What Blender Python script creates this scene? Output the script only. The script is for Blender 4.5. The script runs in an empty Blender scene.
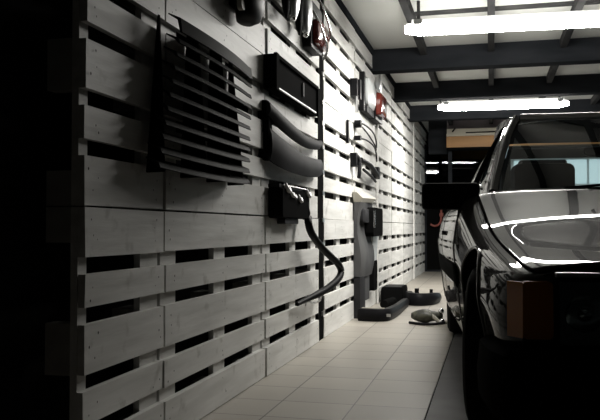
import bpy, bmesh, math, random
from mathutils import Vector, Matrix, Euler
random.seed(7)
PI = math.pi
C = bpy.context.scene.collection
V = Vector

# ------------------------------------------------------------------ materials
def mat(name, col=(.5, .5, .5), rough=.5, metal=0, coat=0, coat_r=.03, emis=None, es=0, spec=.5):
    m = bpy.data.materials.new(name); m.use_nodes = True
    b = m.node_tree.nodes['Principled BSDF']
    b.inputs['Base Color'].default_value = (*col, 1)
    b.inputs['Roughness'].default_value = rough
    b.inputs['Metallic'].default_value = metal
    b.inputs['Coat Weight'].default_value = coat
    b.inputs['Coat Roughness'].default_value = coat_r
    b.inputs['Specular IOR Level'].default_value = spec
    if emis:
        b.inputs['Emission Color'].default_value = (*emis, 1)
        b.inputs['Emission Strength'].default_value = es
    return m
def sheen(m, ior):
    m.node_tree.nodes['Principled BSDF'].inputs['IOR'].default_value = ior; return m
def noisy(m, c1, c2, scale=(5, 5, 5), detail=4, lo=.35, hi=.65, bump=0, bscale=1, c3=None, spots=0):
    """colour from stretched noise (world coordinates), optional bump and a second layer of worn patches"""
    nt = m.node_tree; N = nt.nodes; L = nt.links
    b = N['Principled BSDF']
    g = N.new('ShaderNodeNewGeometry')
    mp = N.new('ShaderNodeMapping'); mp.inputs['Scale'].default_value = scale
    L.new(g.outputs['Position'], mp.inputs['Vector'])
    n = N.new('ShaderNodeTexNoise'); n.inputs['Scale'].default_value = 1; n.inputs['Detail'].default_value = detail
    L.new(mp.outputs[0], n.inputs['Vector'])
    r = N.new('ShaderNodeValToRGB')
    r.color_ramp.elements[0].position = lo; r.color_ramp.elements[0].color = (*c1, 1)
    r.color_ramp.elements[1].position = hi; r.color_ramp.elements[1].color = (*c2, 1)
    L.new(n.outputs['Fac'], r.inputs['Fac'])
    out = r.outputs['Color']
    if c3:
        n2 = N.new('ShaderNodeTexNoise'); n2.inputs['Scale'].default_value = 9; n2.inputs['Detail'].default_value = 6
        L.new(g.outputs['Position'], n2.inputs['Vector'])
        r2 = N.new('ShaderNodeValToRGB')
        r2.color_ramp.elements[0].position = .60; r2.color_ramp.elements[1].position = .74
        L.new(n2.outputs['Fac'], r2.inputs['Fac'])
        mx = N.new('ShaderNodeMix'); mx.data_type = 'RGBA'
        L.new(r2.outputs['Color'], mx.inputs['Factor'])
        L.new(out, mx.inputs['A']); mx.inputs['B'].default_value = (*c3, 1)
        out = mx.outputs['Result']
    L.new(out, b.inputs['Base Color'])
    if bump:
        bp = N.new('ShaderNodeBump'); bp.inputs['Strength'].default_value = bump; bp.inputs['Distance'].default_value = .004
        n3 = N.new('ShaderNodeTexNoise'); n3.inputs['Scale'].default_value = bscale; n3.inputs['Detail'].default_value = 5
        L.new(mp.outputs[0], n3.inputs['Vector'])
        L.new(n3.outputs['Fac'], bp.inputs['Height']); L.new(bp.outputs[0], b.inputs['Normal'])
    return m

M_paint = noisy(mat('pallet_paint', rough=.5), (.58, .575, .55), (.76, .755, .73), (30, 2.2, 22), 5, .3, .7, .5, 1.5, (.42, .41, .38))
M_knot = mat('nail_hole', (.03, .028, .025), .8)
M_wall = noisy(mat('dark_wall', rough=.85), (.010, .010, .010), (.018, .018, .018), (3, 3, 3))
M_side = noisy(mat('side_wall', rough=.8), (.03, .03, .03), (.05, .05, .05), (2, 2, 2))
M_ceil = noisy(mat('ceiling_board', rough=.8), (.66, .67, .64), (.75, .76, .73), (1.2, 1.2, 1.2))
M_beam = noisy(mat('beam_paint', rough=.9), (.018, .020, .023), (.028, .030, .034), (2, 9, 9))
M_joist = noisy(mat('joist_paint', rough=.9), (.035, .035, .037), (.06, .06, .06), (6, 2, 6))
M_black = mat('black_plastic', (.008, .008, .009), .45)
M_matte = mat('matte_black', (.006, .006, .006), .8)
M_louvre = mat('louvre_plastic', (.018, .018, .0175), .6)
M_greyp = noisy(mat('grey_bumper_plastic', rough=.6), (.026, .026, .028), (.038, .038, .040), (6, 6, 6))
M_greyl = noisy(mat('weathered_grey_plastic', rough=.6), (.06, .06, .064), (.105, .105, .105), (5, 5, 3))
M_chrome = mat('chrome', (.85, .86, .88), .12, 1)
M_steel = mat('dull_steel', (.5, .5, .5), .35, 1)
M_satin2 = mat('bright_clip_metal', (.85, .85, .85), .5, .4)
M_satin = mat('satin_chrome', (.6, .61, .62), .28, .85)
M_red = mat('red_lens', (.20, .03, .02), .15, coat=.6)
M_amber = mat('amber_lens', (.50, .17, .006), .2, coat=.3)
M_cream = mat('cream_plastic', (.33, .31, .26), .5)
M_white = mat('white_lens', (.6, .62, .62), .3)
M_rubber = mat('tyre_rubber', (.008, .008, .008), .8)
M_seat = mat('seat_cloth', (.015, .016, .018), .9)
M_rim = mat('dark_rim_paint', (.02, .02, .02), .5)
M_lampbody = mat('lamp_housing', (.6, .6, .6), .5)
M_tube = mat('lit_diffuser', (.9, .9, .9), .4, emis=(1, .975, .92), es=52)
M_tubetop = mat('lit_diffuser_top', (.9, .9, .9), .4, emis=(1, .975, .92), es=3)
M_tubeside = mat('lit_diffuser_side', (.9, .9, .9), .4, emis=(1, .975, .92), es=14)
M_pine = noisy(mat('pine_boards', rough=.5), (.30, .145, .035), (.38, .19, .05), (1.5, 14, 14))
M_pale = mat('pale_board', (.42, .39, .31), .5)
M_mauve = noisy(mat('header_paint', rough=.7), (.24, .21, .23), (.30, .27, .29), (2, 2, 2))
M_door = noisy(mat('pale_door_paint', rough=.5), (.50, .56, .58), (.62, .68, .70), (1, 1, 1))
M_paneglow = mat('added_pane_glow', (.5, .55, .56), .5, emis=(.62, .80, .84), es=.28)  # weak bluish emission added so the door behind the car reads bright
M_redpipe = mat('red_paint', (.30, .08, .06), .4)
M_paintcar = mat('car_paint', (.026, .025, .022), .6, 0, .55, .012, spec=.1)
M_hole = mat('dark_gap', (.004, .004, .004), .9)

for m_, i_ in ((M_beam, 1.04), (M_joist, 1.08), (M_black, 1.16), (M_matte, 1.04), (M_louvre, 1.08), (M_greyp, 1.12), (M_greyl, 1.15), (M_wall, 1.04), (M_rubber, 1.08), (M_seat, 1.04), (M_hole, 1.02), (M_rim, 1.2), (M_paintcar, 1.12), (M_paint, 1.27)): sheen(m_, i_)

def glass_mat(name, tint, ior=1.5, rough=.0, boost=1.0):
    m = bpy.data.materials.new(name); m.use_nodes = True
    nt = m.node_tree; N = nt.nodes; L = nt.links; N.clear()
    o = N.new('ShaderNodeOutputMaterial'); mx = N.new('ShaderNodeMixShader')
    t = N.new('ShaderNodeBsdfTransparent'); t.inputs[0].default_value = (*tint, 1)
    g = N.new('ShaderNodeBsdfGlossy'); g.inputs['Roughness'].default_value = rough
    f = N.new('ShaderNodeFresnel')                     # same reflectance from both sides of the thin pane
    ge = N.new('ShaderNodeNewGeometry'); mr_ = N.new('ShaderNodeMapRange')
    mr_.inputs['To Min'].default_value = ior; mr_.inputs['To Max'].default_value = 1 / ior
    L.new(ge.outputs['Backfacing'], mr_.inputs['Value']); L.new(mr_.outputs[0], f.inputs['IOR'])
    L.new(f.outputs[0], mx.inputs[0]); L.new(t.outputs[0], mx.inputs[1]); L.new(g.outputs[0], mx.inputs[2]); L.new(mx.outputs[0], o.inputs[0])
    return m
M_glass = glass_mat('car_glass', (.82, .88, .88), 1.36)
M_pane = glass_mat('door_glass', (.25, .27, .27), 1.7)
M_lens = glass_mat('lamp_glass', (.8, .85, .85), 1.5, .03)

# floor tiles
M_floor = mat('floor_tiles', (.4, .38, .34), .42)
def floor_nodes(m):
    nt = m.node_tree; N = nt.nodes; L = nt.links; b = N['Principled BSDF']
    g = N.new('ShaderNodeNewGeometry')
    mp = N.new('ShaderNodeMapping'); mp.inputs['Location'].default_value = (-.22 + .31 * 40, -2.90 + .277 * 40, 0)
    L.new(g.outputs['Position'], mp.inputs['Vector'])
    br = N.new('ShaderNodeTexBrick'); br.offset = 0; br.squash = 1
    br.inputs['Scale'].default_value = 1; br.inputs['Brick Width'].default_value = .31; br.inputs['Row Height'].default_value = .277
    br.inputs['Mortar Size'].default_value = .0036; br.inputs['Mortar Smooth'].default_value = .3
    br.inputs['Color1'].default_value = (.37, .345, .30, 1); br.inputs['Color2'].default_value = (.33, .305, .27, 1)
    br.inputs['Mortar'].default_value = (.10, .092, .08, 1)
    L.new(mp.outputs[0], br.inputs['Vector'])
    n = N.new('ShaderNodeTexNoise'); n.inputs['Scale'].default_value = 2.2; n.inputs['Detail'].default_value = 6
    L.new(g.outputs['Position'], n.inputs['Vector'])
    r = N.new('ShaderNodeMapRange'); r.inputs['To Min'].default_value = .72; r.inputs['To Max'].default_value = 1.18
    L.new(n.outputs['Fac'], r.inputs['Value'])
    mx = N.new('ShaderNodeVectorMath'); mx.operation = 'SCALE'
    L.new(br.outputs['Color'], mx.inputs[0]); L.new(r.outputs[0], mx.inputs['Scale'])
    L.new(mx.outputs[0], b.inputs['Base Color'])
    bp = N.new('ShaderNodeBump'); bp.inputs['Strength'].default_value = .3; bp.inputs['Distance'].default_value = .002; bp.invert = True
    L.new(br.outputs['Fac'], bp.inputs['Height']); L.new(bp.outputs[0], b.inputs['Normal'])
    r2 = N.new('ShaderNodeMapRange'); r2.inputs['To Min'].default_value = .32; r2.inputs['To Max'].default_value = .55
    L.new(n.outputs['Fac'], r2.inputs['Value']); L.new(r2.outputs[0], b.inputs['Roughness'])
floor_nodes(M_floor)
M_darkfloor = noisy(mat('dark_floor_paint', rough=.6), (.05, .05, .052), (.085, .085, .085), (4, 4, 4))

# ------------------------------------------------------------------ helpers
def obj(name, bm, m, parent=None, smooth=None, bevel=0):
    if bevel:
        bmesh.ops.bevel(bm, geom=[e for e in bm.edges if len(e.link_faces) == 2 and e.calc_face_angle(0) > .6],
                        offset=bevel, segments=2, affect='EDGES', profile=.6)
    bmesh.ops.recalc_face_normals(bm, faces=bm.faces)
    me = bpy.data.meshes.new(name); bm.to_mesh(me); bm.free()
    for mm in (m if isinstance(m, (list, tuple)) else [m]): me.materials.append(mm)
    if smooth is not None:
        for p in me.polygons: p.use_smooth = True
        me.set_sharp_from_angle(angle=math.radians(smooth))
    o = bpy.data.objects.new(name, me); C.objects.link(o)
    if parent: o.parent = parent
    return o
def thing(name, label, cat, loc=(0, 0, 0), rotz=0, group=None):
    o = bpy.data.objects.new(name, None); C.objects.link(o)
    o.empty_display_size = .1
    o.location = loc; o.rotation_euler = (0, 0, rotz); o['label'] = label; o['category'] = cat
    if group: o['group'] = group
    return o
def tag(o, label, cat, group=None):
    o['label'] = label; o['category'] = cat
    if group: o['group'] = group
    return o
def struct(name, bm, m, label=None, bevel=0):
    o = obj(name, bm, m, bevel=bevel); o['kind'] = 'structure'
    if label: o['label'] = label
    return o
def box(bm, x0, x1, y0, y1, z0, z1, mi=0):
    vs = [bm.verts.new(p) for p in ((x0, y0, z0), (x1, y0, z0), (x1, y1, z0), (x0, y1, z0), (x0, y0, z1), (x1, y0, z1), (x1, y1, z1), (x0, y1, z1))]
    for f in ((0, 3, 2, 1), (4, 5, 6, 7), (0, 1, 5, 4), (1, 2, 6, 5), (2, 3, 7, 6), (3, 0, 4, 7)):
        bm.faces.new([vs[i] for i in f]).material_index = mi
    return vs
def nb(): return bmesh.new()
def tube(bm, pts, r, seg=10, cap=True):
    """round tube through points; r number or list"""
    n = len(pts); pts = [V(p) for p in pts]
    rings = []
    up = V((0, 0, 1))
    for i, p in enumerate(pts):
        t = (pts[min(i + 1, n - 1)] - pts[max(i - 1, 0)]).normalized()
        a = t.cross(up)
        if a.length < 1e-3: a = t.cross(V((1, 0, 0)))
        a.normalize(); b = t.cross(a).normalized()
        rr = r[i] if isinstance(r, (list, tuple)) else r
        rings.append([bm.verts.new(p + (a * math.cos(k * 2 * PI / seg) + b * math.sin(k * 2 * PI / seg)) * rr) for k in range(seg)])
    for i in range(n - 1):
        for k in range(seg):
            bm.faces.new((rings[i][k], rings[i][(k + 1) % seg], rings[i + 1][(k + 1) % seg], rings[i + 1][k]))
    if cap: bm.faces.new(rings[0][::-1]); bm.faces.new(rings[-1])
def smoothpath(pts, k=6):
    P = [V(p) for p in pts]; out = []
    for i in range(len(P) - 1):
        p0 = P[max(i - 1, 0)]; p1 = P[i]; p2 = P[i + 1]; p3 = P[min(i + 2, len(P) - 1)]
        for j in range(k):
            t = j / k
            out.append(.5 * ((2 * p1) + (p2 - p0) * t + (2 * p0 - 5 * p1 + 4 * p2 - p3) * t * t + (3 * p1 - p0 - 3 * p2 + p3) * t ** 3))
    out.append(P[-1]); return out
def loft(bm, rings, closed=True, cap=True, mi=0):
    R = [[bm.verts.new(p) for p in r] for r in rings]
    n = len(R[0])
    for i in range(len(R) - 1):
        for k in range(n if closed else n - 1):
            bm.faces.new((R[i][k], R[i][(k + 1) % n], R[i + 1][(k + 1) % n], R[i + 1][k])).material_index = mi
    if cap and closed:
        bm.faces.new(R[0][::-1]).material_index = mi; bm.faces.new(R[-1]).material_index = mi
    return R
def lathe(bm, prof, center, axis='x', seg=32, sx=1, sy=1):
    """prof = [(r, h)] around an axis"""
    rings = []
    for r, h in prof:
        ring = []
        for k in range(seg):
            a = 2 * PI * k / seg; c, s = math.cos(a) * r * sx, math.sin(a) * r * sy
            p = {'x': (h, c, s), 'y': (c, h, s), 'z': (c, s, h)}[axis]
            ring.append(V(center) + V(p))
        rings.append(ring)
    loft(bm, rings)
def rbox(bm, x0, x1, y0, y1, z0, z1, r=.01, axis='x', taper=1.0, seg=4):
    """box whose outline seen along the axis has round corners; taper scales the far end"""
    def ring(a0, a1, b0, b1, s):
        ca, cb = (a0 + a1) / 2, (b0 + b1) / 2; out = []
        for (qx, qy, st) in ((a1 - r, b1 - r, 0), (a0 + r, b1 - r, 1), (a0 + r, b0 + r, 2), (a1 - r, b0 + r, 3)):
            for k in range(seg + 1):
                t = (st + k / seg) * PI / 2
                out.append((ca + (qx + r * math.cos(t) - ca) * s, cb + (qy + r * math.sin(t) - cb) * s))
        return out
    if axis == 'x':
        R = [[(x, a, b) for a, b in ring(y0, y1, z0, z1, s)] for x, s in ((x0, 1), (x0 + (x1 - x0) * .75, 1), (x1, taper))]
    elif axis == 'y':
        R = [[(a, y, b) for a, b in ring(x0, x1, z0, z1, s)] for y, s in ((y0, taper), (y0 + (y1 - y0) * .25, 1), (y1, 1))]
    else:
        R = [[(a, b, z) for a, b in ring(x0, x1, y0, y1, s)] for z, s in ((z0, 1), (z0 + (z1 - z0) * .75, 1), (z1, taper))]
    loft(bm, R)
def strip(name, prof_fn, n, m, parent, smooth=40):
    bm = nb(); loft(bm, [prof_fn(i / n) for i in range(n + 1)]); return obj(name, bm, m, parent, smooth)

# ------------------------------------------------------------------ room
HC = 2.44
def slab(name, x0, x1, y0, y1, z0, z1, m, label=None):
    bm = nb(); box(bm, x0, x1, y0, y1, z0, z1); return struct(name, bm, m, label)
slab('floor', -.30, .834, -2.6, 14.7, -.1, 0, M_floor, 'pale beige tiled garage floor with thin dark joints')
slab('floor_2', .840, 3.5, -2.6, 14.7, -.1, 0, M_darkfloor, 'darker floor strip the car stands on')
slab('floor_3', .834, .840, -2.6, 14.7, -.1, -.004, M_hole)
slab('ceiling', -.30, 3.5, -2.6, 14.7, HC, HC + .1, M_ceil, 'pale grey boarded garage ceiling between dark beams')
slab('wall_left', -.30, -.165, -2.6, 14.7, 0, HC, M_wall, 'black wall behind the white pallets')
slab('wall_right', 3.3, 3.5, -2.6, 14.7, 0, HC, M_side, 'dark garage wall beyond the car')
slab('wall_front', -.165, 3.3, -2.6, -2.4, 0, HC, M_wall, 'dark garage wall at the near end')
# beams across, joists along, plate on top of the pallet wall
trim = 0
beams = [(0.55, .17), (2.25, .17), (3.95, .17), (7.22, .17), (8.95, .17), (10.68, .17)]
for i, (y, d) in enumerate(beams):
    bm = nb(); box(bm, -.165, 3.3, y, y + d, 2.235, HC)
    if y == 7.22:
        pass
    trim += 1; struct('trim_%d' % trim, bm, M_beam, 'dark grey painted ceiling beam crossing the garage', bevel=.006)
bm = nb(); box(bm, -.165, .015, -2.4, 14.0, 2.385, HC)
trim += 1; struct('trim_%d' % trim, bm, M_beam, 'dark strip along the top of the pallet wall')
ends = [(4.12, 7.22), (7.39, 8.95), (9.12, 10.68), (10.85, 12.3)]
for (a, b) in ends:
    for x in (.485, 1.10, 1.73, 2.4):
        bm = nb(); box(bm, x - .028, x + .028, a, b, 2.36, HC)
        trim += 1; struct('trim_%d' % trim, bm, M_joist, 'thin dark joist running along under the ceiling')
for y in (5.05, 6.02):
    bm = nb(); box(bm, .515, 3.3, y, y + .05, 2.415, HC)
    trim += 1; struct('trim_%d' % trim, bm, M_joist, 'thin batten across the ceiling boards')

# far end of the garage
slab('wall_back', -.165, 3.3, 14.3, 14.5, 0, HC, M_wall, 'dark back wall of the garage')
slab('trim_40', .42, 3.3, 12.3, 12.36, 2.29, HC, M_mauve, 'mauve grey header board under the ceiling at the far end')
slab('trim_41', .13, .42, 12.3, 12.5, 1.92, HC, M_beam, 'dark boxed duct under the ceiling at the far end of the pallet wall')
# pale sectional door seen through the car windows
d = bpy.data.objects.new('door_1', None); C.objects.link(d); d['kind'] = 'structure'; d['label'] = 'pale blue grey sectional door behind the car'
for k in range(4):
    bm = nb(); box(bm, 1.42, 3.25, 13.4, 13.45, .03 + k * .47, .03 + k * .47 + .46)
    dp = obj('door_panel', bm, M_door, d, bevel=.004)
    for j in range(3):
        bm = nb(); box(bm, 1.47 + j * .60, 2.03 + j * .60, 13.385, 13.398, .06 + k * .47, .46 + k * .47); obj('added_glow_pane', bm, M_paneglow, dp)  # glowing panes added on the door to brighten the view through the car
# glazed door standing slightly open, mirrors the tube lamps
w = bpy.data.objects.new('window_1', None); C.objects.link(w); w['kind'] = 'structure'; w['label'] = 'dark glazed partition at the far end reflecting the tube lamps'
w.location = (.0, 13.1, 0); w.rotation_euler = (0, 0, math.radians(8.5))
bm = nb()
for x in (0, .42, 1.25): box(bm, x, x + .03, -.02, .03, .0, 2.15)
for z in (0, 1.30, 2.12): box(bm, .03, 1.25, -.018, .028, z, z + .03)
obj('window_frame', bm, M_beam, w)
bm = nb(); box(bm, .03, .42, 0, .006, 1.33, 2.12); obj('pane', bm, M_pane, w)
bm = nb(); box(bm, .45, 1.25, 0, .006, 1.33, 2.12); obj('pane', bm, M_pane, w)
bm = nb(); box(bm, .03, 1.25, .0, .02, .03, 1.30); obj('lower_panel', bm, M_matte, w)

# ------------------------------------------------------------------ pallet wall
W_, H_ = 1.2, .8
def pallet_parts(L, seed, nails, y_end_st=True):
    rnd = random.Random(seed)
    bm = nb(); zs = [(0, .145), (.186, .286), (.3275, .4725), (.514, .614), (.655, .8)]
    for (a, b) in zs:
        dx = rnd.uniform(-.0035, .0035); t = rnd.uniform(-.004, .004); e0 = rnd.uniform(.001, .006); e1 = rnd.uniform(.001, .006)
        vs = box(bm, -.022 + dx, dx, e0, L - e1, a + .0015 + rnd.uniform(0, .002), b - .0015 - rnd.uniform(0, .003))
        for v in vs:                                       # slightly bowed or tilted board
            if v.co.y > L / 2: v.co.z += t * .6
            v.co.x += rnd.uniform(-.0015, .0015)
        if nails:
            st = [.05, L / 2, L - .05] if L > 1 else [.05, L - .06]
            for y in st:
                for q in range(2 if b - a < .12 else 3):
                    yy = y + rnd.uniform(-.03, .03); zz = a + (b - a) * (.28 + .22 * q) + rnd.uniform(-.012, .012)
                    r = rnd.uniform(.002, .0042)
                    vv = [bm.verts.new((dx + .0032, yy + r * math.cos(k * PI / 3), zz + r * 1.2 * math.sin(k * PI / 3))) for k in range(6)]
                    bm.faces.new(vv).material_index = 1
    return bm
def solid(name, parent, x0, x1, y0, y1, z0, z1, m, dat={}):
    key = (name, round(x1 - x0, 4), round(y1 - y0, 4), round(z1 - z0, 4), m.name)
    if key not in dat:
        bm = nb(); box(bm, 0, x1 - x0, 0, y1 - y0, 0, z1 - z0)
        bmesh.ops.recalc_face_normals(bm, faces=bm.faces)
        me = bpy.data.meshes.new(name); bm.to_mesh(me); bm.free(); me.materials.append(m); dat[key] = me
    o = bpy.data.objects.new(name, dat[key]); C.objects.link(o); o.parent = parent; o.location = (x0, y0, z0); return o
M_raw = noisy(mat('raw_block_wood', rough=.8), (.30, .29, .27), (.40, .39, .36), (8, 8, 8))
rows = ['bottom', 'middle', 'top']
cols = [(1.91, .535, 'half-width %s-row pallet at the dark near end of the wall', 0),
        (2.452, 1.2, None, 1), (3.662, 1.2, None, 1),
        (5.035, 1.2, 'white %s-row pallet just past the black steel post', 0),
        (6.245, 1.2, None, 0),
        (7.455, 1.2, 'white %s-row pallet first beyond the upright grey bumper', 0),
        (8.665, 1.2, 'white %s-row pallet second beyond the upright grey bumper', 0),
        (9.875, 1.2, 'white %s-row pallet third beyond the upright grey bumper', 0),
        (11.095, 1.2, 'white %s-row pallet second from the far end of the wall', 0),
        (12.305, 1.2, 'white %s-row pallet last at the far end of the wall', 0)]
special = {(1, 0): 'white painted pallet standing on the floor below the big black louvre',
           (1, 1): 'white painted pallet carrying the big black window louvre',
           (1, 2): 'white top-row pallet above the big louvre with a black mirror hung on it',
           (2, 0): 'white floor-level pallet under the black box and hose',
           (2, 1): 'white pallet carrying the grille panel and two curved grey bumper strips',
           (2, 2): 'white top-row pallet with two chrome mirrors and a red lamp on it',
           (4, 0): 'white floor-level pallet behind the upright grey bumper',
           (4, 1): 'white middle-row pallet with bent wiper arms and a black handle bar',
           (4, 2): 'white top-row pallet beside the hung headlamp and red tail lamp'}
for ci, (y0, L, lab, _) in enumerate(cols):
    for ri in range(3):
        label = special.get((ci, ri)) or (lab % rows[ri])
        dy = random.uniform(-.003, .003) + (.0 if ri < 2 else .01)
        dx = random.uniform(-.004, .003)
        t = thing('pallet', label, 'pallet', (dx, y0 + dy, ri * .8 + .0005), 0, 'white pallets lining the wall')
        bm = pallet_parts(L, ci * 10 + ri, ci < 4)
        obj('deck', bm, [M_paint, M_knot], t, bevel=0)
        st = [(0, .145), (L / 2 - .0725, L / 2 + .0725), (L - .145, L)] if L > 1 else [(0.0, .06), (L - .145, L)]
        for (a, b) in st:
            solid('stringer_board', t, -.044, -.0222, a + .006, b - .006, .002, .797, M_paint)
            for (c, e) in ((.001, .1), (.3275, .4725), (.698, .797)):
                solid('block', t, -.122, -.0442, a + .006, b - .006, c, e, M_raw)
        if ci == 0: pass

# slim white battens over two of the joints
for y_, lb in ((7.425, 'slim white upright batten over the pallet joint right of the upright bumper'), (11.055, 'slim white upright batten over the pallet joint nearer the far end')):
    bm = nb(); box(bm, .0045, .022, y_, y_ + .045, .001, 2.37)
    tag(obj('batten', bm, M_paint, None, bevel=.002), lb, 'batten')

# black steel post between two pallets
t = thing('steel_post', 'black steel post standing upright in the gap between the pallets', 'post', (0, 4.872, 0))
bm = nb(); box(bm, -.09, -.004, 0, .155, 0, 2.36); obj('post_body', bm, M_matte, t, bevel=.004)
for z in (.17, .63, .79, .97, 1.11, 1.28, 1.44, 1.58, 1.77, 1.92):
    bm = nb(); box(bm, -.0042, .006, .10, .15, z - .014, z + .014); obj('bracket', bm, M_steel, t, bevel=.003)

# ------------------------------------------------------------------ hung parts
# rear window louvre
t = thing('window_louvre', 'big black slatted rear window louvre hung on the pallet wall', 'louvre', (0, 2.26, .93))
LW = .92
N = 11
def lx(y): return .045 + .050 * math.sin(PI * min(max(y / LW, 0), 1)) 
for k in range(N):
    z = k * .047 if k < N - 1 else k * .047 - .008; a = -.02 + .013 * k; b = LW - .02 + (.05 * k / N)
    def ring(s, z=z, a=a, b=b, top=(k == N - 1)):
        y = a + (b - a) * s; x = lx(y); sag = -.018 * math.sin(PI * s)
        zz = z + sag
        h = .052 if not top else .06
        f_ = .018 if not top else .05
        return [(x + .026, y, zz), (x + .030, y, zz + .002), (x + .024, y, zz + f_), (x + .018, y, zz + f_ + .003), (x - .020, y, zz + f_ + .020), (x - .022, y, zz + f_ + .016), (x + .012, y, zz + f_ - .004), (x + .022, y, zz + .002)]
    bm = nb(); loft(bm, [ring(i / 14) for i in range(15)]); obj('slat', bm, M_louvre, t, 50)
for s in (.04, .345, .63, .90):
    bm = nb()
    y = LW * s; x = lx(y)
    loft(bm, [[(0.002, y - .007, -.01), (x + .012, y - .007, -.008), (x + .012, y + .007, -.008), (0.002, y + .007, -.01)],
              [(0.002, y - .007 + .085 * (1 - s), .525), (x - .045, y - .007 + .085 * (1 - s), .53), (x - .045, y + .007 + .085 * (1 - s), .53), (0.002, y + .007 + .085 * (1 - s), .525)]])
    obj('rib', bm, M_matte, t)
# black door mirror at the top
t = thing('door_mirror', 'black car door mirror hung high above the louvre', 'car mirror', (0, 3.02, 1.64))
bm = nb()
R = []
for z, s in ((0, .55), (.02, .85), (.07, 1), (.2, 1.02), (.30, .9), (.33, .6)):
    R.append([(.015 + (.11 * s) * (1 - math.cos(a)) / 2 + .0, .16 + .135 * s * math.sin(a) if False else .16 + .13 * s * math.cos(a + PI / 2), z) for a in [2 * PI * q / 16 for q in range(16)]])
loft(bm, R); obj('housing', bm, M_black, t, 50)
bm = nb(); rbox(bm, .06, .082, .01, .06, .02, .30, .02, 'x'); obj('mirror_glass', bm, M_cream, t)
bm = nb(); rbox(bm, .02, .07, .262, .282, .08, .31, .008, 'x'); obj('chrome_edge', bm, M_chrome, t, 40)
bm = nb(); box(bm, .0, .02, .08, .24, .06, .24); obj('mounting_plate', bm, M_matte, t)

def chrome_mirror(y, z, h, label):
    t = thing('chrome_mirror', label, 'car mirror', (0, y, z), 0, 'chrome mirrors hung in the top row')
    bm = nb(); R = []
    for k in range(11):
        u = k / 10; s = math.sin(PI * (u * .94 + .03)) ** .6
        R.append([(.07 + .035 * s * math.cos(a), .085 + .075 * s * math.sin(a), u * h) for a in [2 * PI * q / 18 for q in range(18)]])
    loft(bm, R); obj('shell', bm, M_satin, t, 60)
    bm = nb(); R = []
    for k in range(11):
        u = k / 10; s = math.sin(PI * (u * .94 + .03)) ** .6
        R.append([(.046 + .03 * s * math.cos(a), .03 + .065 * s * math.sin(a), u * h) for a in [2 * PI * q / 14 for q in range(14)]])
    loft(bm, R); obj('dark_rim', bm, M_black, t, 60)
    bm = nb(); bmesh.ops.create_uvsphere(bm, u_segments=12, v_segments=8, radius=.016, matrix=Matrix.Translation((.085, .015, -.005))); obj('knob', bm, M_chrome, t, 60)
    bm = nb(); tube(bm, [(0, .05, h * .6), (.05, .05, h * .5)], .012); obj('stalk', bm, M_matte, t, 60)
chrome_mirror(3.86, 1.85, .30, 'chrome car mirror in the top row, nearer of the hung pair')
chrome_mirror(4.14, 1.83, .32, 'chrome car mirror beside the red lamp, farther of the pair')

t = thing('tail_lamp', 'red tail lamp with chrome trim beside the black post', 'car lamp', (0, 4.40, 1.80), 0, 'red tail lamps hung on the wall')
bm = nb(); rbox(bm, 0, .06, 0, .30, .02, .30, .03, 'x'); obj('housing', bm, M_black, t, 40)
bm = nb(); rbox(bm, .06, .10, .05, .33, .05, .20, .03, 'x', .85); obj('lens', bm, M_red, t, 40)
for zz, yy in ((.27, .1), (.15, .0)):
    bm = nb(); tube(bm, smoothpath([(.07, yy, zz + .08), (.10, yy + .1, zz), (.11, yy + .22, zz - .10), (.08, yy + .25, zz - .16)]), .007, 8); obj('chrome_trim', bm, M_chrome, t, 60)

# black grille panel
t = thing('grille_panel', 'flat black rectangular grille panel hung left of the post', 'car grille', (0, 3.62, 1.43))
bm = nb(); box(bm, 0, .052, .0, 1.0, 0, .172); obj('panel', bm, M_matte, t, bevel=.006)
bm = nb()
box(bm, .052, .068, 0, .05, -.005, .178); box(bm, .052, .062, .96, 1.0, 0, .172); box(bm, .052, .066, .05, .96, .158, .176)
obj('surround', bm, M_matte, t, bevel=.003)
bm = nb(); box(bm, .052, .064, .06, .90, .006, .013); obj('lower_trim', bm, M_satin2, t, bevel=.002)
bm = nb(); rbox(bm, .052, .06, .58, .615, .055, .135, .012, 'x'); obj('emblem_bar', bm, M_greyp, t)
bm = nb(); tube(bm, [(.02, 1.002, .01), (.02, 1.002, .15)], .008, 8); obj('end_strip', bm, M_white, t)

# curved bumper strips
def curved(name, label, pts, hts, xs, m, th=.02, z_off=0):
    t = thing(name, label, 'bumper', (0, pts[0][0], pts[0][1]), 0, 'curved bumper strips')
    P = smoothpath([(x, y, z) for (y, z), x in zip(pts, xs)], 7); Hh = smoothpath([(h, 0, 0) for h in hts], 7)
    bm = nb(); R = []
    for p, h in zip(P, Hh):
        h = h.x / 2; o = V((0, pts[0][0], pts[0][1]))
        R.append([p - o + V(q) for q in ((0, 0, h), (-th * .2, 0, h * 1.0), (-th, 0, h * .9), (-th, 0, -h * .9), (-th * .2, 0, -h), (0, 0, -h), (.012, 0, -h * .5), (.014, 0, 0), (.010, 0, h * .6))])
    loft(bm, R); obj('strip_body', bm, m, t, 50)
    return t
t = curved('bumper_strip', 'slim curved grey bumper strip, upper of the two beside the post',
           [(3.60, 1.33), (3.80, 1.275), (4.15, 1.232), (4.5, 1.24), (4.76, 1.275)], [.07, .075, .068, .06, .045], [.03, .06, .075, .068, .04], M_greyp)
bm = nb(); box(bm, -.028, 0.02, .0, .05, -.12, .04); obj('end_bracket', bm, M_matte, t)
bm = nb(); box(bm, -.075, -.02, .5, .56, -.11, -.07); obj('wall_bracket', bm, M_matte, t)
t = curved('bumper_strip', 'wide curved grey bumper strip, lower of the two beside the post',
           [(3.63, 1.155), (3.80, 1.115), (4.15, 1.09), (4.5, 1.10), (4.76, 1.125)], [.16, .15, .12, .11, .10], [.03, .06, .075, .068, .04], M_greyp)
bm = nb(); box(bm, -.028, 0.03, -.02, .04, -.08, .16); obj('end_bracket', bm, M_matte, t)
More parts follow.
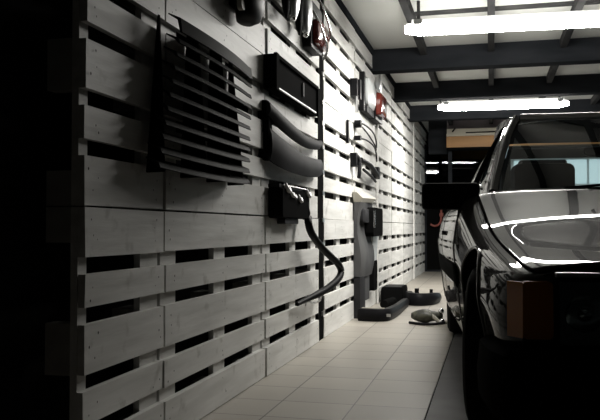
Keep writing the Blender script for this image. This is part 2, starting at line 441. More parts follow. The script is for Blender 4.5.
bm = nb(); box(bm, -.075, -.02, .5, .56, -.11, -.07); obj('wall_bracket', bm, M_matte, t)

# black box with clips and hose
t = thing('air_filter_box', 'black plastic box with shiny clips hung left of the post', 'car part', (0, 3.71, .79))
bm = nb(); rbox(bm, 0, .07, 0, .62, 0, .155, .02, 'x', .94); obj('box_body', bm, M_matte, t, 40)
bm = nb(); box(bm, .0, .06, -.01, .64, .155, .172); obj('lid', bm, M_black, t, bevel=.004)
bm = nb(); tube(bm, [(.064, .05, .168), (.064, .58, .168)], .004, 6); obj('lid_wire', bm, M_steel, t)
for y, z, s in ((.10, .155, 1.2), (.19, .13, 1), (.25, .12, .7), (.36, .11, 1.1), (.56, .145, 1.2)):
    bm = nb(); tube(bm, smoothpath([(.066, y - .02 * s, z + .018 * s), (.076, y - .005, z - .006), (.08, y + .015 * s, z - .014 * s), (.07, y + .03 * s, z + .004)], 4), .0085 * s, 8); obj('clip', bm, M_satin2, t, 60)
bm = nb(); rbox(bm, .01, .055, .12, .40, -.03, .0, .012, 'x'); obj('bottom_duct', bm, M_greyp, t, 40)
bm = nb(); tube(bm, [(.045, .56, .10), (.05, .60, .03), (.055, .60, 0)], .026, 12); obj('outlet', bm, M_black, t, 50)

bm = nb()
hp = smoothpath([(0.06, 4.32, 0.80), (0.07, 4.285, 0.765), (0.08, 4.33, 0.704), (0.1, 4.49, 0.625), (0.13, 4.64, 0.559), (0.15, 4.76, 0.511), (0.155, 4.83, 0.463), (0.15, 4.76, 0.416), (0.12, 4.59, 0.371), (0.09, 4.45, 0.346), (0.06, 4.32, 0.328), (0.035, 4.16, 0.312)], 8)
tube(bm, hp, [(.0215 if i < len(hp) - 18 else .0215 - .0006 * (i - len(hp) + 18)) + .001 * (i % 2) for i in range(len(hp))], 12)
tag(obj('rubber_hose', bm, M_black, None, 60), 'thick black rubber hose looping down from the black box across the post', 'hose')

t = thing('wall_hook', 'small steel hook under the end of the looping hose', 'hook', (0, 4.50, .30))
bm = nb(); tube(bm, smoothpath([(.002, 0, .0), (.05, 0, -.012), (.085, 0, .0), (.10, 0, .03)], 5), .006, 8); obj('hook_body', bm, M_chrome, t, 60)
bm = nb(); box(bm, .0005, .006, -.014, .014, -.03, .03); obj('hook_plate', bm, M_steel, t)

# lamp cluster high on the wall
t = thing('lamp_bracket', 'small black lamp bracket left of the pale headlamp', 'bracket', (0, 6.03, 1.80))
bm = nb(); box(bm, 0, .03, 0, .22, .0, .14); box(bm, .03, .055, .0, .04, .0, .14); box(bm, .03, .055, .16, .22, .0, .16); obj('clamp', bm, M_black, t, bevel=.005)
bm = nb(); tube(bm, [(.03, .12, -.12), (.03, .12, .02)], .015, 8); obj('leg', bm, M_steel, t)
t = thing('headlamp', 'pale headlamp shell hung high on the wall left of the red tail lamp', 'car lamp', (0, 6.42, 1.74))
bm = nb(); rbox(bm, 0, .085, .10, .52, .06, .31, .08, 'x', .7); obj('shell', bm, M_white, t, 40)
bm = nb(); rbox(bm, .0, .045, .02, .10, .0, .34, .02, 'x'); obj('side_frame', bm, M_black, t, 40)
bm = nb(); rbox(bm, .0, .06, .1, .5, .0, .06, .01, 'x'); obj('lower_frame', bm, M_greyp, t, 40)
bm = nb(); lathe(bm, [(.02, 0), (.07, .03), (.085, .05), (.08, .055)], (.075, .43, .30), 'x', 20); obj('reflector', bm, M_steel, t, 50)
t = thing('tail_lamp', 'dark red tail lamp under the far headlamp reflector, high beyond the post', 'car lamp', (0, 6.94, 1.74), 0, 'red tail lamps hung on the wall')
bm = nb(); rbox(bm, 0, .07, 0, .46, 0, .27, .03, 'x'); obj('housing', bm, M_black, t, 40)
bm = nb(); rbox(bm, .07, .12, .04, .42, .04, .25, .03, 'x', .85); obj('lens', bm, M_red, t, 40)
bm = nb(); tube(bm, [(.11, .06, .21), (.125, .20, .14), (.11, .36, .07)], .006, 6); obj('trim', bm, M_chrome, t)

# wiper arms and handle bar
def wiper(pts, label, r=.007):
    t = thing('wiper_arm', label, 'wiper', (0, pts[0][1], pts[0][2]), 0, 'bent wiper arms')
    o = V((0, pts[0][1], pts[0][2]))
    bm = nb(); tube(bm, [p - o for p in smoothpath(pts, 6)], r, 8); obj('arm', bm, M_greyp, t, 60)
    bm = nb(); rbox(bm, .005, .058, -.035, .03, -.016, .02, .008, 'x'); obj('pivot', bm, M_black, t, 40)
wiper([(.05, 6.22, 1.605), (.06, 6.5, 1.61), (.06, 6.85, 1.60), (.05, 7.10, 1.56), (.04, 7.2, 1.50)], 'thin bent wiper arm, uppermost of three beside the post-side hook')
wiper([(.05, 6.24, 1.585), (.05, 6.6, 1.56), (.05, 7.0, 1.51), (.04, 7.18, 1.475)], 'thin straight wiper arm, middle of the three')
wiper([(.05, 6.20, 1.475), (.06, 6.5, 1.49), (.06, 6.9, 1.48), (.05, 7.12, 1.43), (.04, 7.22, 1.37)], 'thin bent wiper arm, lowest of the three')
bm = nb(); box(bm, 0, .018, 5.85, 5.895, 1.40, 1.58)
tag(obj('hanging_strip', bm, M_black, None), 'short black vertical strip left of the bent wiper arms', 'strip')
t = thing('handle_bar', 'black door handle bar hung under the bent wiper arms', 'car handle', (0, 6.02, 1.17))
bm = nb(); tube(bm, smoothpath([(.03, .05, .16), (.06, .09, .12), (.06, .09, .02), (.05, .12, -.02)]), .016, 8); obj('loop', bm, M_greyp, t, 60)
bm = nb(); box(bm, 0, .05, .0, .07, .06, .17); obj('mount', bm, M_black, t, bevel=.006)
bm = nb(); tube(bm, smoothpath([(.05, .22, .13), (.08, .5, .11), (.08, .9, .06), (.05, 1.15, .05)]), .022, 10); obj('bar', bm, M_black, t, 60)
bm = nb(); tube(bm, [(.05, .35, .06), (.07, .7, .02), (.05, 1.05, 0)], .012, 8); obj('lower_rail', bm, M_black, t, 60)
bm = nb(); box(bm, 0, .07, 1.10, 1.20, .03, .14); obj('end_mount', bm, M_black, t, bevel=.006)

# upright grey bumper leaning on the wall
t = thing('upright_bumper', 'grey bumper standing on end against the pallet wall', 'bumper', (0.002, 6.17, 0))
def ub(s):
    z = .33 + s * .62; x = .055 + .02 * math.sin(s * PI * 2.2); w_ = .60 + .05 * math.sin(s * PI)
    return [(.0, .0, z), (x * .8, .0, z), (x, .03, z), (x + .008, w_ * .5, z), (x, w_, z), (x * .75, w_ + .04, z), (.0, w_ + .04, z)]
strip('main_face', ub, 24, M_greyl, t, 50)
bm = nb(); loft(bm, [[(0, 0, z), (.05, 0, z), (.062, .05, z), (.055, .24, z), (0, .26, z)] for z in (.001, .2, .34)]); obj('lower_end', bm, M_greyp, t, 40)
bm = nb(); loft(bm, [[(0, .30, z), (.045, .30, z), (.05, .5, z), (0, .54, z)] for z in (.12, .33)]); obj('inner_rib', bm, M_greyl, t, 40)
bm = nb(); rbox(bm, .02, .082, .06, .50, .78, .90, .03, 'x', .9); obj('recess_cover', bm, M_greyp, t, 40)
bm = nb(); loft(bm, [[(0, .0, .95), (.06, .0, .95), (.09, .40, .955), (.03, .62, .96), (0, .62, .96)], [(0, -.04, .99), (.07, .02, .985), (.12, .50, .99), (.04, .72, .99), (0, .72, .99)], [(0, -.06, 1.03), (.03, -.03, 1.03), (.05, .40, 1.04), (.02, .6, 1.04), (0, .6, 1.04)]]); obj('top_cap', bm, M_cream, t, 30)
bm = nb(); rbox(bm, .03, .12, .28, .86, .665, .915, .04, 'x'); obj('rubber_end', bm, M_matte, t, 40)
bm = nb(); tube(bm, [(.125, .29, .74), (.125, .29, .885)], .012, 8); obj('chrome_strip', bm, M_chrome, t, 60)
bm = nb(); loft(bm, [[(0, .62, .42), (.05, .62, .46), (.05, .92, .42), (0, .92, .42)], [(0, .60, .66), (.07, .60, .66), (.06, .98, .66), (0, .98, .66)]]); obj('white_bracket', bm, M_white, t, 40)
bm = nb(); rbox(bm, 0, .06, .70, .92, .17, .44, .03, 'x'); obj('lower_bracket', bm, M_matte, t, 40)

# bumpers on the floor
def floor_bumper(name, label, path, h, m, endm=None, th=.05, z0=0.002):
    o = V(path[0]); t = thing(name, label, 'bumper', (o.x, o.y, 0), 0, 'bumpers lying on the floor')
    P = smoothpath(path, 6); bm = nb(); R = []
    n = len(P)
    for i, p in enumerate(P):
        tn = (P[min(i + 1, n - 1)] - P[max(i - 1, 0)]).normalized(); nn = V((tn.y, -tn.x, 0)) * th; q = p - o
        k = 1 - .25 * (i / n) ** 3
        R.append([q + V((0, 0, z0)), q + nn * .9 + V((0, 0, z0)), q + nn * 1.15 + V((0, 0, h * .35)), q + nn * 1.1 + V((0, 0, h * .75 * k)), q + nn * .8 + V((0, 0, h * k)), q + V((0, 0, h * k))])
    loft(bm, R); obj('bumper_shell', bm, m, t, 35)
    return t, P
t, P = floor_bumper('bumper_corner', 'black bent bumper corner on the floor below the upright bumper',
                 [(.075, 6.07, 0), (.15, 6.05, 0), (.245, 6.07, 0), (.275, 6.25, 0), (.285, 6.6, 0), (.285, 7.25, 0)], .098, M_black)
bm = nb(); box(bm, .215, .245, -.06, -.045, .04, .062); obj('badge', bm, M_steel, t)
bm = nb(); R = [[(.0, -.02, .1), (.20, -.02, .1), (.20, .0, .103), (.0, .0, .103)]]
box(bm, .01, .19, -.018, .03, .098, .102); obj('top_lip', bm, M_cream, t)
t, P = floor_bumper('bumper_bar', 'dark curved bumper bar lying across the floor farther back',
                 [(.33, 7.58, 0), (.36, 7.42, 0), (.42, 7.37, 0), (.50, 7.50, 0), (.53, 7.75, 0)], .12, M_black, th=.07)
bm = nb(); box(bm, .03, .07, -.02, .01, .10, .145); obj('bracket', bm, M_matte, t, bevel=.008)
bm = nb(); box(bm, .17, .20, .04, .07, .08, .135); obj('bracket', bm, M_matte, t, bevel=.008)
t = thing('plastic_box', 'low black box between the bumpers and the wall', 'box', (.03, 7.52, 0))
bm = nb(); rbox(bm, 0, .22, 0, .45, .001, .15, .02, 'z', .95); obj('box_body', bm, M_matte, t, 40)
bm = nb(); box(bm, .03, .19, .05, .40, .1445, .156); obj('lid', bm, M_black, t, bevel=.003)
bm = nb(); tube(bm, [(.13, 7.02, .038), (.17, 7.38, .038)], .037, 16)
tag(obj('black_canister', bm, M_matte, None, 50), 'small black canister lying behind the bent bumper corner', 'canister')

# broken headlamp on the floor
t = thing('loose_headlamp', 'loose round headlamp with tangled trim lying beside the car', 'car lamp', (.585, 6.0, 0))
bm = nb(); R = []
for k in range(9):
    u = k / 8; s = math.sin(PI * (.08 + .84 * u)) ** .7
    R.append([(-.10 + .24 * u, .09 * s * math.cos(a), .058 + .055 * s * math.sin(a) * (1 if u < .6 else .8)) for a in [2 * PI * q / 16 for q in range(16)]])
loft(bm, R); obj('bowl', bm, noisy(mat('mottled_shell', rough=.5), (.012, .013, .010), (.08, .08, .055), (26, 26, 26), 6), t, 60)
bm = nb(); tube(bm, smoothpath([(-.11, -.05, .01), (-.02, -.13, .012), (.08, -.20, .02), (.17, -.24, .04)]), .010, 8); obj('trim_wire', bm, M_black, t, 60)
bm = nb(); tube(bm, smoothpath([(.03, -.03, .09), (.09, -.08, .05), (.13, -.10, .02), (.20, -.08, .03)]), .015, 8); obj('cable', bm, M_cream, t, 60)
for p in ((.13, -.02, .10), (.14, -.10, .03)):
    bm = nb(); bmesh.ops.create_uvsphere(bm, u_segments=14, v_segments=10, radius=.022, matrix=Matrix.Translation(p)); obj('bulb', bm, M_chrome, t, 60)

# things at the far end
t = thing('storage_shelf', 'long pine board shelf under a pale board at the far end', 'shelf', (.42, 12.0, 1.98))
bm = nb(); box(bm, 0.01, 2.6, .0, .3, 0, .17); obj('pine_front', bm, M_pine, t, bevel=.004)
bm = nb(); box(bm, 0.01, 2.6, -.02, .3, .172, .21); box(bm, 0.01, 2.6, .1, .3, .21, .30); obj('pale_board', bm, M_pale, t, bevel=.003)
bm = nb(); box(bm, 0.01, 2.6, .02, .29, -.03, 0); obj('underside', bm, M_matte, t)
bm = nb(); tube(bm, [(.10, -.01, .24), (.14, .02, .30)], .012, 6); tube(bm, [(.3, -.0, .222), (.85, -.0, .228)], .01, 6); obj('stored_rod', bm, M_matte, t)
bm = nb(); box(bm, .02, .08, .24, .30, -1.98, -.03); box(bm, 2.5, 2.56, .24, .30, -1.98, -.03); obj('support', bm, M_beam, t)
bm = nb(); tube(bm, smoothpath([(.10, 13.05, .80), (.17, 13.05, .77), (.24, 13.05, .80), (.275, 13.05, .88), (.28, 13.05, 1.06)], 6), .018, 10)
box(bm, .25, .31, 13.052, 13.135, .93, .99)
tag(obj('red_handle', bm, M_redpipe, None, 50), 'small red hooked handle on the dark partition at the far end', 'handle')

# ------------------------------------------------------------------ tube lamps
def tube_lamp(y, z, label):
    t = thing('tube_lamp', label, 'lamp', (1.225, y, z), math.radians(2.5), 'tube lamps under the ceiling')
    L = .755
    bm = nb(); R = []
    for i in range(17):
        u = i / 16; x = -L + 2 * L * u; e = min(u, 1 - u) * 16; s = min(1, .6 + .4 * math.sqrt(min(e, 1)))
        R.append([(x, p * s, q * s) for p, q in ((-.085, .018), (-.085, -.008), (-.07, -.034), (-.045, -.044), (.045, -.044), (.07, -.034), (.085, -.008), (.085, .018))])
    loft(bm, R); bmesh.ops.recalc_face_normals(bm, faces=bm.faces)
    for fc in bm.faces: fc.material_index = 0 if fc.normal.z < -.5 else (2 if fc.normal.z > .5 or abs(fc.normal.x) > .45 else 1)
    obj('diffuser', bm, [M_tube, M_tubeside, M_tubetop], t, 60)
    bm = nb(); box(bm, -L + .01, L - .01, -.03, .03, .016, .034); box(bm, -L + .05, L - .05, -.035, .035, .034, .06); obj('housing', bm, M_lampbody, t, bevel=.003)
    for x in (-L + .10, L - .10):
        bm = nb(); box(bm, x - .012, x + .012, -.012, .012, .06, HC - z); obj('hanger', bm, M_joist, t)
        bm = nb(); box(bm, x - .03, x + .03, -.10, -.085, .005, .045); obj('clip', bm, M_steel, t)
    return t
tube_lamp(5.78, 2.235, 'lit white tube lamp under the ceiling, nearer and larger of the two')
tube_lamp(9.42, 2.205, 'lit white tube lamp under the ceiling, farther one above the car')

# ------------------------------------------------------------------ the car
CAR_YAW = math.radians(4.6)
car = thing('car', 'dark grey old saloon car parked nose-on at the right', 'car', (1.86, 2.30, 0), CAR_YAW)
def interp(tab, y):
    if y <= tab[0][0]: return tab[0][1]
    for (a, p), (b, q) in zip(tab, tab[1:]):
        if y <= b:
            t = (y - a) / (b - a); return p + (q - p) * t
    return tab[-1][1]
def smooth_tab(tab):
    P = smoothpath([(a, b, 0) for a, b in tab], 8); return [(p.x, p.y) for p in P]
TW = smooth_tab([(0, .69), (.04, .728), (.12, .755), (.3, .774), (.6, .80), (1.0, .815), (1.6, .84), (3.0, .872), (3.7, .83), (4.15, .80), (4.3, .765), (4.36, .73)])
TZ = smooth_tab([(0, .585), (.015, .605), (.05, .611), (.25, .642), (.5, .681), (.7, .714), (.85, .745), (1.0, .788), (1.15, .836), (1.28, .877), (1.4, .886), (2.0, .88), (3.2, .874), (3.8, .85), (4.3, .82), (4.36, .80)])
HP = [(0, 0, .0), (.60, 0, 0), (.86, 0, 0), (.93, .04, 0), (.962, .2, 0), (.982, .42, 0), (1.0, .62, 0), (.997, .72, 0), (.975, .87, 0), (.93, .97, 0), (.885, 1.0, .0), (.872, 1.0, .003), (.80, 1.0, .012), (.6, 1, .024), (.3, 1, .033), (0, 1, .036)]
def half(y, k=5):
    w_ = interp(TW, y); zt = interp(TZ, y); zb = .20
    P = [V((xf * w_, 0, zb + (zt - zb) * tf + add)) for xf, tf, add in HP]
    return smoothpath(P, k)
NS = (len(HP) - 1) * 5
ys = [0, .01, .03, .06, .1, .15, .22, .3, .4, .5] + [.5 + .1 * i for i in range(1, 38)] + [4.25, 4.3, 4.34, 4.36]
bm = nb(); R = []
for y in ys:
    hf = half(y)
    ring = [V((-p.x, y, p.z)) for p in hf] + [V((p.x, y, p.z)) for p in reversed(hf[1:-1])]
    R.append(ring)
loft(bm, R)
body = obj('body_shell', bm, M_paintcar, car)
# wheel arches by boolean, evaluated and baked into the mesh
AX = [.68, 3.30]; ZR = .30; AR = .355
cut = nb()
for y in AX:
    for sx in (-1, 1):
        lathe(cut, [(AR, 0), (AR, .30)] if sx > 0 else [(AR, -.30), (AR, 0)], (sx * .60, y, ZR + .01), 'x', 48)
cutter = obj('cutter', cut, M_hole, car)
bpy.context.view_layer.update()
md = body.modifiers.new('arch', 'BOOLEAN'); md.object = cutter; md.operation = 'DIFFERENCE'; md.solver = 'EXACT'
dg = bpy.context.evaluated_depsgraph_get()
nm = bpy.data.meshes.new_from_object(body.evaluated_get(dg)); nm.name = 'body_shell'
body.modifiers.clear(); body.data = nm
nm.materials.clear(); nm.materials.append(M_paintcar); nm.materials.append(M_hole)
for p in nm.polygons:
    c = p.center
    inw = any((c.y - y) ** 2 + (c.z - ZR - .01) ** 2 < (AR + .004) ** 2 for y in AX) and abs(c.x) < .80 and c.z < .66
    p.material_index = 1 if inw and abs(c.x) < .79 else 0
    p.use_smooth = True
nm.set_sharp_from_angle(angle=math.radians(32))
bpy.data.objects.remove(cutter, do_unlink=True)

def patch(name, y0, y1, i0, i1, off, m, parent, side=0, n=24, ycurve=None, edge=.012):
    """a body panel lying on the shell between stations and profile indexes; side 0 = both halves (hood)"""
    bm = nb(); R = []
    for j in range(n + 1):
        y = y0 + (y1 - y0) * j / n; hf = half(y)
        pts = []
        rngs = range(i0, i1 + 1)
        for i in rngs:
            a = hf[max(i - 1, 0)]; b = hf[min(i + 1, len(hf) - 1)]; tn = (b - a).normalized(); nn = V((tn.z, 0, -tn.x))
            p = hf[i] + nn * off
            pts.append(V((p.x, y, p.z)))
        if side == 0: line = [V((-p.x, p.y, p.z)) for p in pts] + [p for p in reversed(pts[:-1])]
        else: line = [V((side * p.x, p.y, p.z)) for p in pts]
        if ycurve:
            for p in line: p.y += ycurve(p.x) * (j / n)
        R.append(line)
    loft(bm, R, closed=False)
    o = obj(name, bm, m, parent, 40)
    s = o.modifiers.new('thick', 'SOLIDIFY'); s.thickness = edge * .5; s.offset = 0
    return o
# bonnet panel with a dark shut line beneath
patch('hood_gap', .012, 1.30, 50, NS, .0008, M_hole, car, edge=.001)
hood = patch('hood', .035, 1.285, 53, NS, .005, M_paintcar, car, n=40, ycurve=lambda x: -.10 * (x / .75) ** 2 + 0.0)
for yy in (.0,):
    bm = nb(); box(bm, -.60, .60, -.030, .0, .603, .616); obj('hood_front_trim', bm, M_steel, car, bevel=.003)
for s in (-1, 1):
    for (a, b) in ((1.32, 2.32), (2.335, 3.02)):
        dr = patch('door', a, b, 17, 46, .002, M_paintcar, car, side=s, n=24, edge=.003)
        bm = nb(); rbox(bm, min(s * .845, s * .868), max(s * .845, s * .868), b - .20, b - .05, .70, .725, .008, 'x'); obj('door_handle', bm, M_black, dr, 40)
    patch('side_moulding', 1.22, 3.0, 25, 28, .008, M_matte, car, side=s, n=10, edge=.012)
    # door mirror
mr = {}
for s in (-1, 1):
    bm = nb(); xa, xb = sorted((s * .93, s * 1.145)) if False else sorted((s * .712, s * .975))
    rbox(bm, xa, xb, 1.34, 1.43, .824, .947, .018, 'y', .94)
    m_ = obj('mirror_housing', bm, M_matte, car, 40)
    bm = nb(); rbox(bm, xa + .012, xb - .012, 1.428, 1.434, .836, .935, .015, 'y'); obj('mirror_glass', bm, M_chrome, m_, 40)
    bm = nb(); loft(bm, [[(s * .70, 1.31, .76), (s * .70, 1.47, .78), (s * .66, 1.47, .885), (s * .66, 1.31, .86)], [(s * .82, 1.34, .77), (s * .82, 1.42, .77), (s * .80, 1.42, .86), (s * .80, 1.34, .86)]]); obj('mirror_foot', bm, M_matte, m_, 40)
# greenhouse
def wpt(u, v):     # windscreen: u -1..1 across, v 0..1 up
    xb, xt = .62, .455
    x = u * (xb + (xt - xb) * v)
    y = 1.22 + .16 * u * u + (1.93 + .07 * u * u - (1.22 + .16 * u * u)) * v
    z = .905 - .03 * u * u + (1.32 - .905 + .04 * u * u) * v + .012 * math.sin(PI * v)
    return V((x, y, z))
def rpt(u, v):     # rear window
    xb, xt = .62, .45
    x = u * (xb + (xt - xb) * v); y = 3.72 - .10 * u * u - (.62 - .08 * u * u) * v; z = .88 + (1.305 - .88 - .012 * u * u) * v
    return V((x, y, z))
def grid(name, fn, nu, nv, m, th=.004, um=1.0, sm=60):
    bm = nb(); loft(bm, [[fn(-um + 2 * um * i / nu, j / nv) for i in range(nu + 1)] for j in range(nv + 1)], closed=False)
    o = obj(name, bm, m, car, sm)
    if th:
        s = o.modifiers.new('thick', 'SOLIDIFY'); s.thickness = th; s.offset = 0
    return o
grid('windscreen', wpt, 16, 6, M_glass, 0)
grid('rear_window', rpt, 12, 6, M_glass, 0)
def roofpt(u, v):
    y = 1.925 + .075 * u * u + (3.11 - .03 * u * u - (1.925 + .075 * u * u)) * v
    xw = .475 + .03 * math.sin(PI * v)
    z = 1.322 + .026 * math.sin(PI * min(max(v, 0), 1)) ** .7 - .004 * u * u - .014 * abs(u) ** 8
    return V((u * xw, y, z))
grid('roof', roofpt, 20, 14, M_paintcar, .022)
grid('headliner', lambda u, v: roofpt(u * .96, .01 + v * .98) + V((0, 0, -.016)), 12, 10, M_seat, 0)
def bar(name, pts, wdt, dep, m, outv, smooth=40):
    """pillar: swept rounded section, wdt along car, dep across"""
    P = smoothpath(pts, 5); bm = nb(); R = []
    n = len(P)
    for i, p in enumerate(P):
        tn = (P[min(i + 1, n - 1)] - P[max(i - 1, 0)]).normalized()
        o_ = V(outv); a = tn.cross(o_).normalized(); b = a.cross(tn).normalized()
        wv = wdt if not isinstance(wdt, tuple) else wdt[0] + (wdt[1] - wdt[0]) * i / (n - 1)
        R.append([p + a * (wv * .5 * ca) + b * (dep * .5 * cb) for ca, cb in ((1, .6), (.8, 1), (-.8, 1), (-1, .6), (-1, -.6), (-.8, -1), (.8, -1), (1, -.6))])
    loft(bm, R); return obj(name, bm, m, car, smooth)
for s in (-1, 1):
    bar('windscreen_pillar', [(s * .675, 1.40, .86), (s * .625, 1.62, 1.01), (s * .555, 1.85, 1.19), (s * .490, 2.01, 1.312)], (.15, .085), .04, M_paintcar, (s * .7, -.5, 0))
    bar('roof_rail', [(s * .485, 1.985, 1.31), (s * .512, 2.3, 1.328), (s * .512, 2.7, 1.328), (s * .475, 3.1, 1.295)], .045, .035, M_paintcar, (s, 0, .2))
    bar('rear_pillar', [(s * .475, 3.08, 1.298), (s * .58, 3.35, 1.11), (s * .68, 3.68, .86)], (.08, .22), .035, M_paintcar, (s, .2, 0))
    bar('door_pillar', [(s * .505, 2.38, 1.318), (s * .62, 2.36, 1.11), (s * .73, 2.34, .85)], .07, .03, M_matte, (s, 0, .2))
    for (ya, yb, yc, yd) in ((1.46, 2.31, 2.02, 2.35), (2.40, 3.35, 2.42, 3.05)):
        bm = nb()
        q = [bm.verts.new(p) for p in ((s * .69, ya, .86), (s * .73, yb, .862), (s * .508, yd, 1.308), (s * .502, yc, 1.303))]
        bm.faces.new(q); obj('side_window', bm, M_glass, car)
bar('belt_line', [(-.69, 1.42, .865), (-.735, 1.9, .875), (-.74, 2.8, .877), (-.71, 3.5, .87)], .02, .02, M_matte, (-1, 0, 0))
bar('belt_line', [(.69, 1.42, .865), (.735, 1.9, .875), (.74, 2.8, .877), (.71, 3.5, .87)], .02, .02, M_matte, (1, 0, 0))
bar('windscreen_header', [tuple(wpt(-1 + .25 * k, 1.0) + V((0, 0, .002))) for k in range(9)], .035, .02, M_steel, (0, -1, .3))
bar('cowl', [tuple(wpt(-1 + .25 * k, 0.0) + V((0, -.02, -.005))) for k in range(9)], .05, .012, M_matte, (0, -.5, 1))
# wipers and washer jets
for x0 in (-.45, .12):
    bm = nb(); tube(bm, [tuple(wpt(x0 / .66 + .0, .02) + V((0, -.015, .01))), tuple(wpt((x0 + .42) / .66, .05) + V((0, -.02, .012)))], .006, 6); obj('wiper', bm, M_matte, car)
for s in (-1, 1):
    bm = nb(); rbox(bm, s * .22 - .012, s * .22 + .012, .92, .95, .80, .815, .004, 'z'); obj('washer_jet', bm, M_black, car)
# front face: lamp units, grille, bumper
for s in (-1, 1):
    xa, xb = (s * .69, s * .607)
    bm = nb(); a, b = sorted((xa, xb))
    rbox(bm, a, b, -.022, .02, .430, .590, .012, 'y'); ind = obj('indicator', bm, M_amber, car, 40)
    bm = nb(); loft(bm, [[(s * .69, -.020, .432), (s * .69, -.020, .588), (s * .687, .0, .588), (s * .687, .0, .432)], [(s * .727, .03, .432), (s * .727, .03, .588), (s * .715, .05, .588), (s * .715, .05, .432)]]); obj('indicator_side', bm, M_amber, ind)
    a, b = sorted((s * .592, s * .315))
    bm = nb(); rbox(bm, a, b, -.002, .012, .415, .590, .012, 'y'); hl = obj('headlamp', bm, M_steel, car, 40)
    for k in range(2):
        cx_ = a + .070 + .137 * k
        bm = nb(); lathe(bm, [(.052, -.0), (.045, -.004), (.02, -.004), (.012, -.016), (.0001, -.018)], (cx_, -.003, .50), 'y', 20); obj('reflector', bm, M_chrome, hl, 50)
    bm = nb(); rbox(bm, a, b, -.026, -.022, .415, .590, .012, 'y'); obj('lens', bm, M_lens, hl, 40)
    bm = nb()
    for (p, q, r_, t_) in ((a - .014, a, .405, .600), (b, b + .014, .405, .600)): box(bm, p, q, -.028, .01, r_, t_)
    box(bm, a, b, -.028, .01, .402, .414); box(bm, a, b, -.028, .01, .5905, .60)
    obj('headlamp_frame', bm, M_matte, car)
bm = nb(); box(bm, -.30, .30, -.012, .01, .42, .585); g_ = obj('front_grille', bm, M_matte, car)
bm = nb()
for k in range(6): box(bm, -.285, .285, -.022, -.012, .435 + k * .025, .441 + k * .025)
obj('grille_bars', bm, M_black, g_)
bm = nb()
for (p, q, r_, t_) in ((-.30, .30, .578, .590), (-.30, .30, .415, .424), (-.30, -.288, .424, .578), (.288, .30, .424, .578)): box(bm, p, q, -.03, -.01, r_, t_)
obj('grille_surround', bm, M_steel, g_)
def bumper(pth, z0, z1, name, m):
    P = smoothpath(pth, 5); bm = nb(); R = []; n = len(P)
    for i, p in enumerate(P):
        tn = (P[min(i + 1, n - 1)] - P[max(i - 1, 0)]).normalized(); nn = V((tn.y, -tn.x, 0))
        R.append([V((p.x, p.y, 0)) + nn * d_ + V((0, 0, z)) for d_, z in ((-.05, z0), (.0, z0), (.02, z0 + .03), (.025, (z0 + z1) / 2), (.015, z1 - .015), (-.01, z1), (-.05, z1))])
    loft(bm, R); return obj(name, bm, m, car, 35)
bumper([(-.775, .24, 0), (-.77, .10, 0), (-.745, -.03, 0), (-.68, -.085, 0), (-.3, -.115, 0), (.3, -.115, 0), (.68, -.085, 0), (.745, -.03, 0), (.77, .10, 0), (.775, .24, 0)], .20, .405, 'front_bumper', M_matte)
bumper([(.80, 4.08, 0), (.79, 4.25, 0), (.74, 4.40, 0), (.3, 4.46, 0), (-.3, 4.46, 0), (-.74, 4.40, 0), (-.79, 4.25, 0), (-.80, 4.08, 0)], .24, .46, 'rear_bumper', M_matte)
for s in (-1, 1):
    a, b = sorted((s * .70, s * .40))
    bm = nb(); rbox(bm, a, b, 4.34, 4.375, .52, .68, .015, 'y'); obj('tail_light', bm, M_red, car, 40)
bm = nb(); box(bm, -.72, .72, .1, 4.3, .16, .21); obj('underbody', bm, M_matte, car)
# wheels
def shell_x(y, z):
    hf = half(y)
    return max((abs(p.x) if False else (abs(p.x) + (abs(q.x) - abs(p.x)) * (z - p.z) / (q.z - p.z))) for p, q in zip(hf, hf[1:]) if p.z <= z <= q.z and q.z > p.z + 1e-6)
for y in AX:
    for s in (-1, 1):
        xo = 0
        hub = (s * (.795 if y < 1 else .81), y, ZR); steer = Euler((0, 0, math.radians(-9) if y < 1 else 0))
        bm = nb(); prof = [(.19, 0), (.262, .0), (.288, -.012), (.30, -.04), (.30, -.15), (.288, -.178), (.262, -.19), (.19, -.19)]
        lathe(bm, [(r, s * h) for r, h in prof], (0, 0, 0), 'x', 48); wh = obj('tyre', bm, M_rubber, car, 35); wh.location = hub; wh.rotation_euler = steer
        bm = nb(); lathe(bm, [(r, s * h) for r, h in ((.195, -.005), (.19, -.02), (.16, -.03), (.15, -.012), (.06, -.010), (.05, .002), (.0001, .004))], (0, 0, 0), 'x', 36)
        rim = obj('rim', bm, M_rim, wh, 35)
        bm = nb()
        for k in range(12):
            a = k * PI / 6
            lathe(bm, [(.014, s * -.011), (.014, s * -.0095)], (0, .105 * math.cos(a), .105 * math.sin(a)), 'x', 10)
        obj('rim_hole', bm, M_hole, rim)
        # arch lip
        bm = nb()
        tube(bm, [(s * shell_x(y + AR * math.cos(a), ZR + .01 + AR * math.sin(a)), y + (AR + .002) * math.cos(a), ZR + .01 + (AR + .002) * math.sin(a)) for a in [PI * (-.02 + 1.04 * k / 24) for k in range(25)]], .007, 8)
        obj('arch_lip', bm, M_paintcar, car, 60)
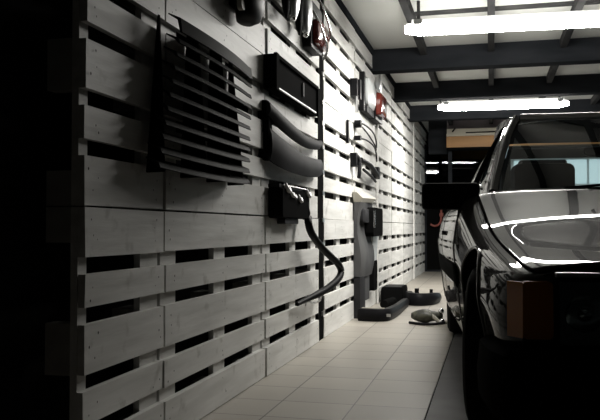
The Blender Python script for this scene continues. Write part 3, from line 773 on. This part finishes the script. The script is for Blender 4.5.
# interior
bm = nb(); loft(bm, [[(-.58, 1.42, .80), (.58, 1.42, .80), (.58, 1.42, .885), (-.58, 1.42, .885)], [(-.62, 1.62, .80), (.62, 1.62, .80), (.62, 1.60, .895), (-.62, 1.60, .895)]]); obj('dashboard', bm, M_seat, car)
for s in (-1, 1):
    bm = nb(); rbox(bm, s * .30 - .17, s * .30 + .17, 2.22, 2.36, .80, 1.105, .04, 'y', .96)
    st = obj('front_seat', bm, M_seat, car, 40)
    bm = nb(); rbox(bm, s * .30 - .13, s * .30 + .13, 2.25, 2.34, 1.095, 1.125, .012, 'y', .9)
    box(bm, s * .30 - .06, s * .30 - .05, 2.29, 2.30, 1.06, 1.10); box(bm, s * .30 + .05, s * .30 + .06, 2.29, 2.30, 1.06, 1.10)
    obj('headrest', bm, M_seat, st, 40)
bm = nb(); rbox(bm, -.62, .62, 3.22, 3.40, .80, .905, .05, 'y'); obj('rear_seat', bm, M_seat, car, 40)
bm = nb(); tube(bm, [(.34 + .18 * math.cos(a), 1.70 + .05 * math.sin(a), .86 + .17 * math.sin(a)) for a in [2 * PI * k / 28 for k in range(29)]], .012, 8, cap=False); obj('steering_wheel', bm, M_matte, car, 60)
bm = nb(); rbox(bm, -.16, .08, 1.84, 1.87, 1.11, 1.15, .02, 'y'); obj('interior_mirror', bm, M_matte, car, 40)
bm = nb(); tube(bm, [(0, 1.85, 1.14), (0, 1.94, 1.29)], .008, 6); obj('mirror_stalk', bm, M_matte, car)

# ------------------------------------------------------------------ world, camera, view
wd = bpy.data.worlds.new('World'); bpy.context.scene.world = wd; wd.use_nodes = True
wd.node_tree.nodes['Background'].inputs[0].default_value = (.5, .55, .6, 1); wd.node_tree.nodes['Background'].inputs[1].default_value = .0
cd = bpy.data.cameras.new('camera'); cam = bpy.data.objects.new('camera', cd); C.objects.link(cam)
f = 765.0
cd.sensor_width = 36; cd.sensor_fit = 'HORIZONTAL'; cd.lens = f / 600 * 36; cd.clip_start = .02
yaw = math.atan((491 - 300) / f); pitch = math.atan((228.3 - 210) / math.hypot(f, 191))
cam.location = (1.09, 0, .74); cam.rotation_euler = (PI / 2 + pitch, 0, yaw)
bpy.context.scene.camera = cam
vs = bpy.context.scene.view_settings
vs.view_transform = 'Standard'; vs.look = 'None'; vs.gamma = 1; vs.use_curve_mapping = False; vs.exposure = 1.5
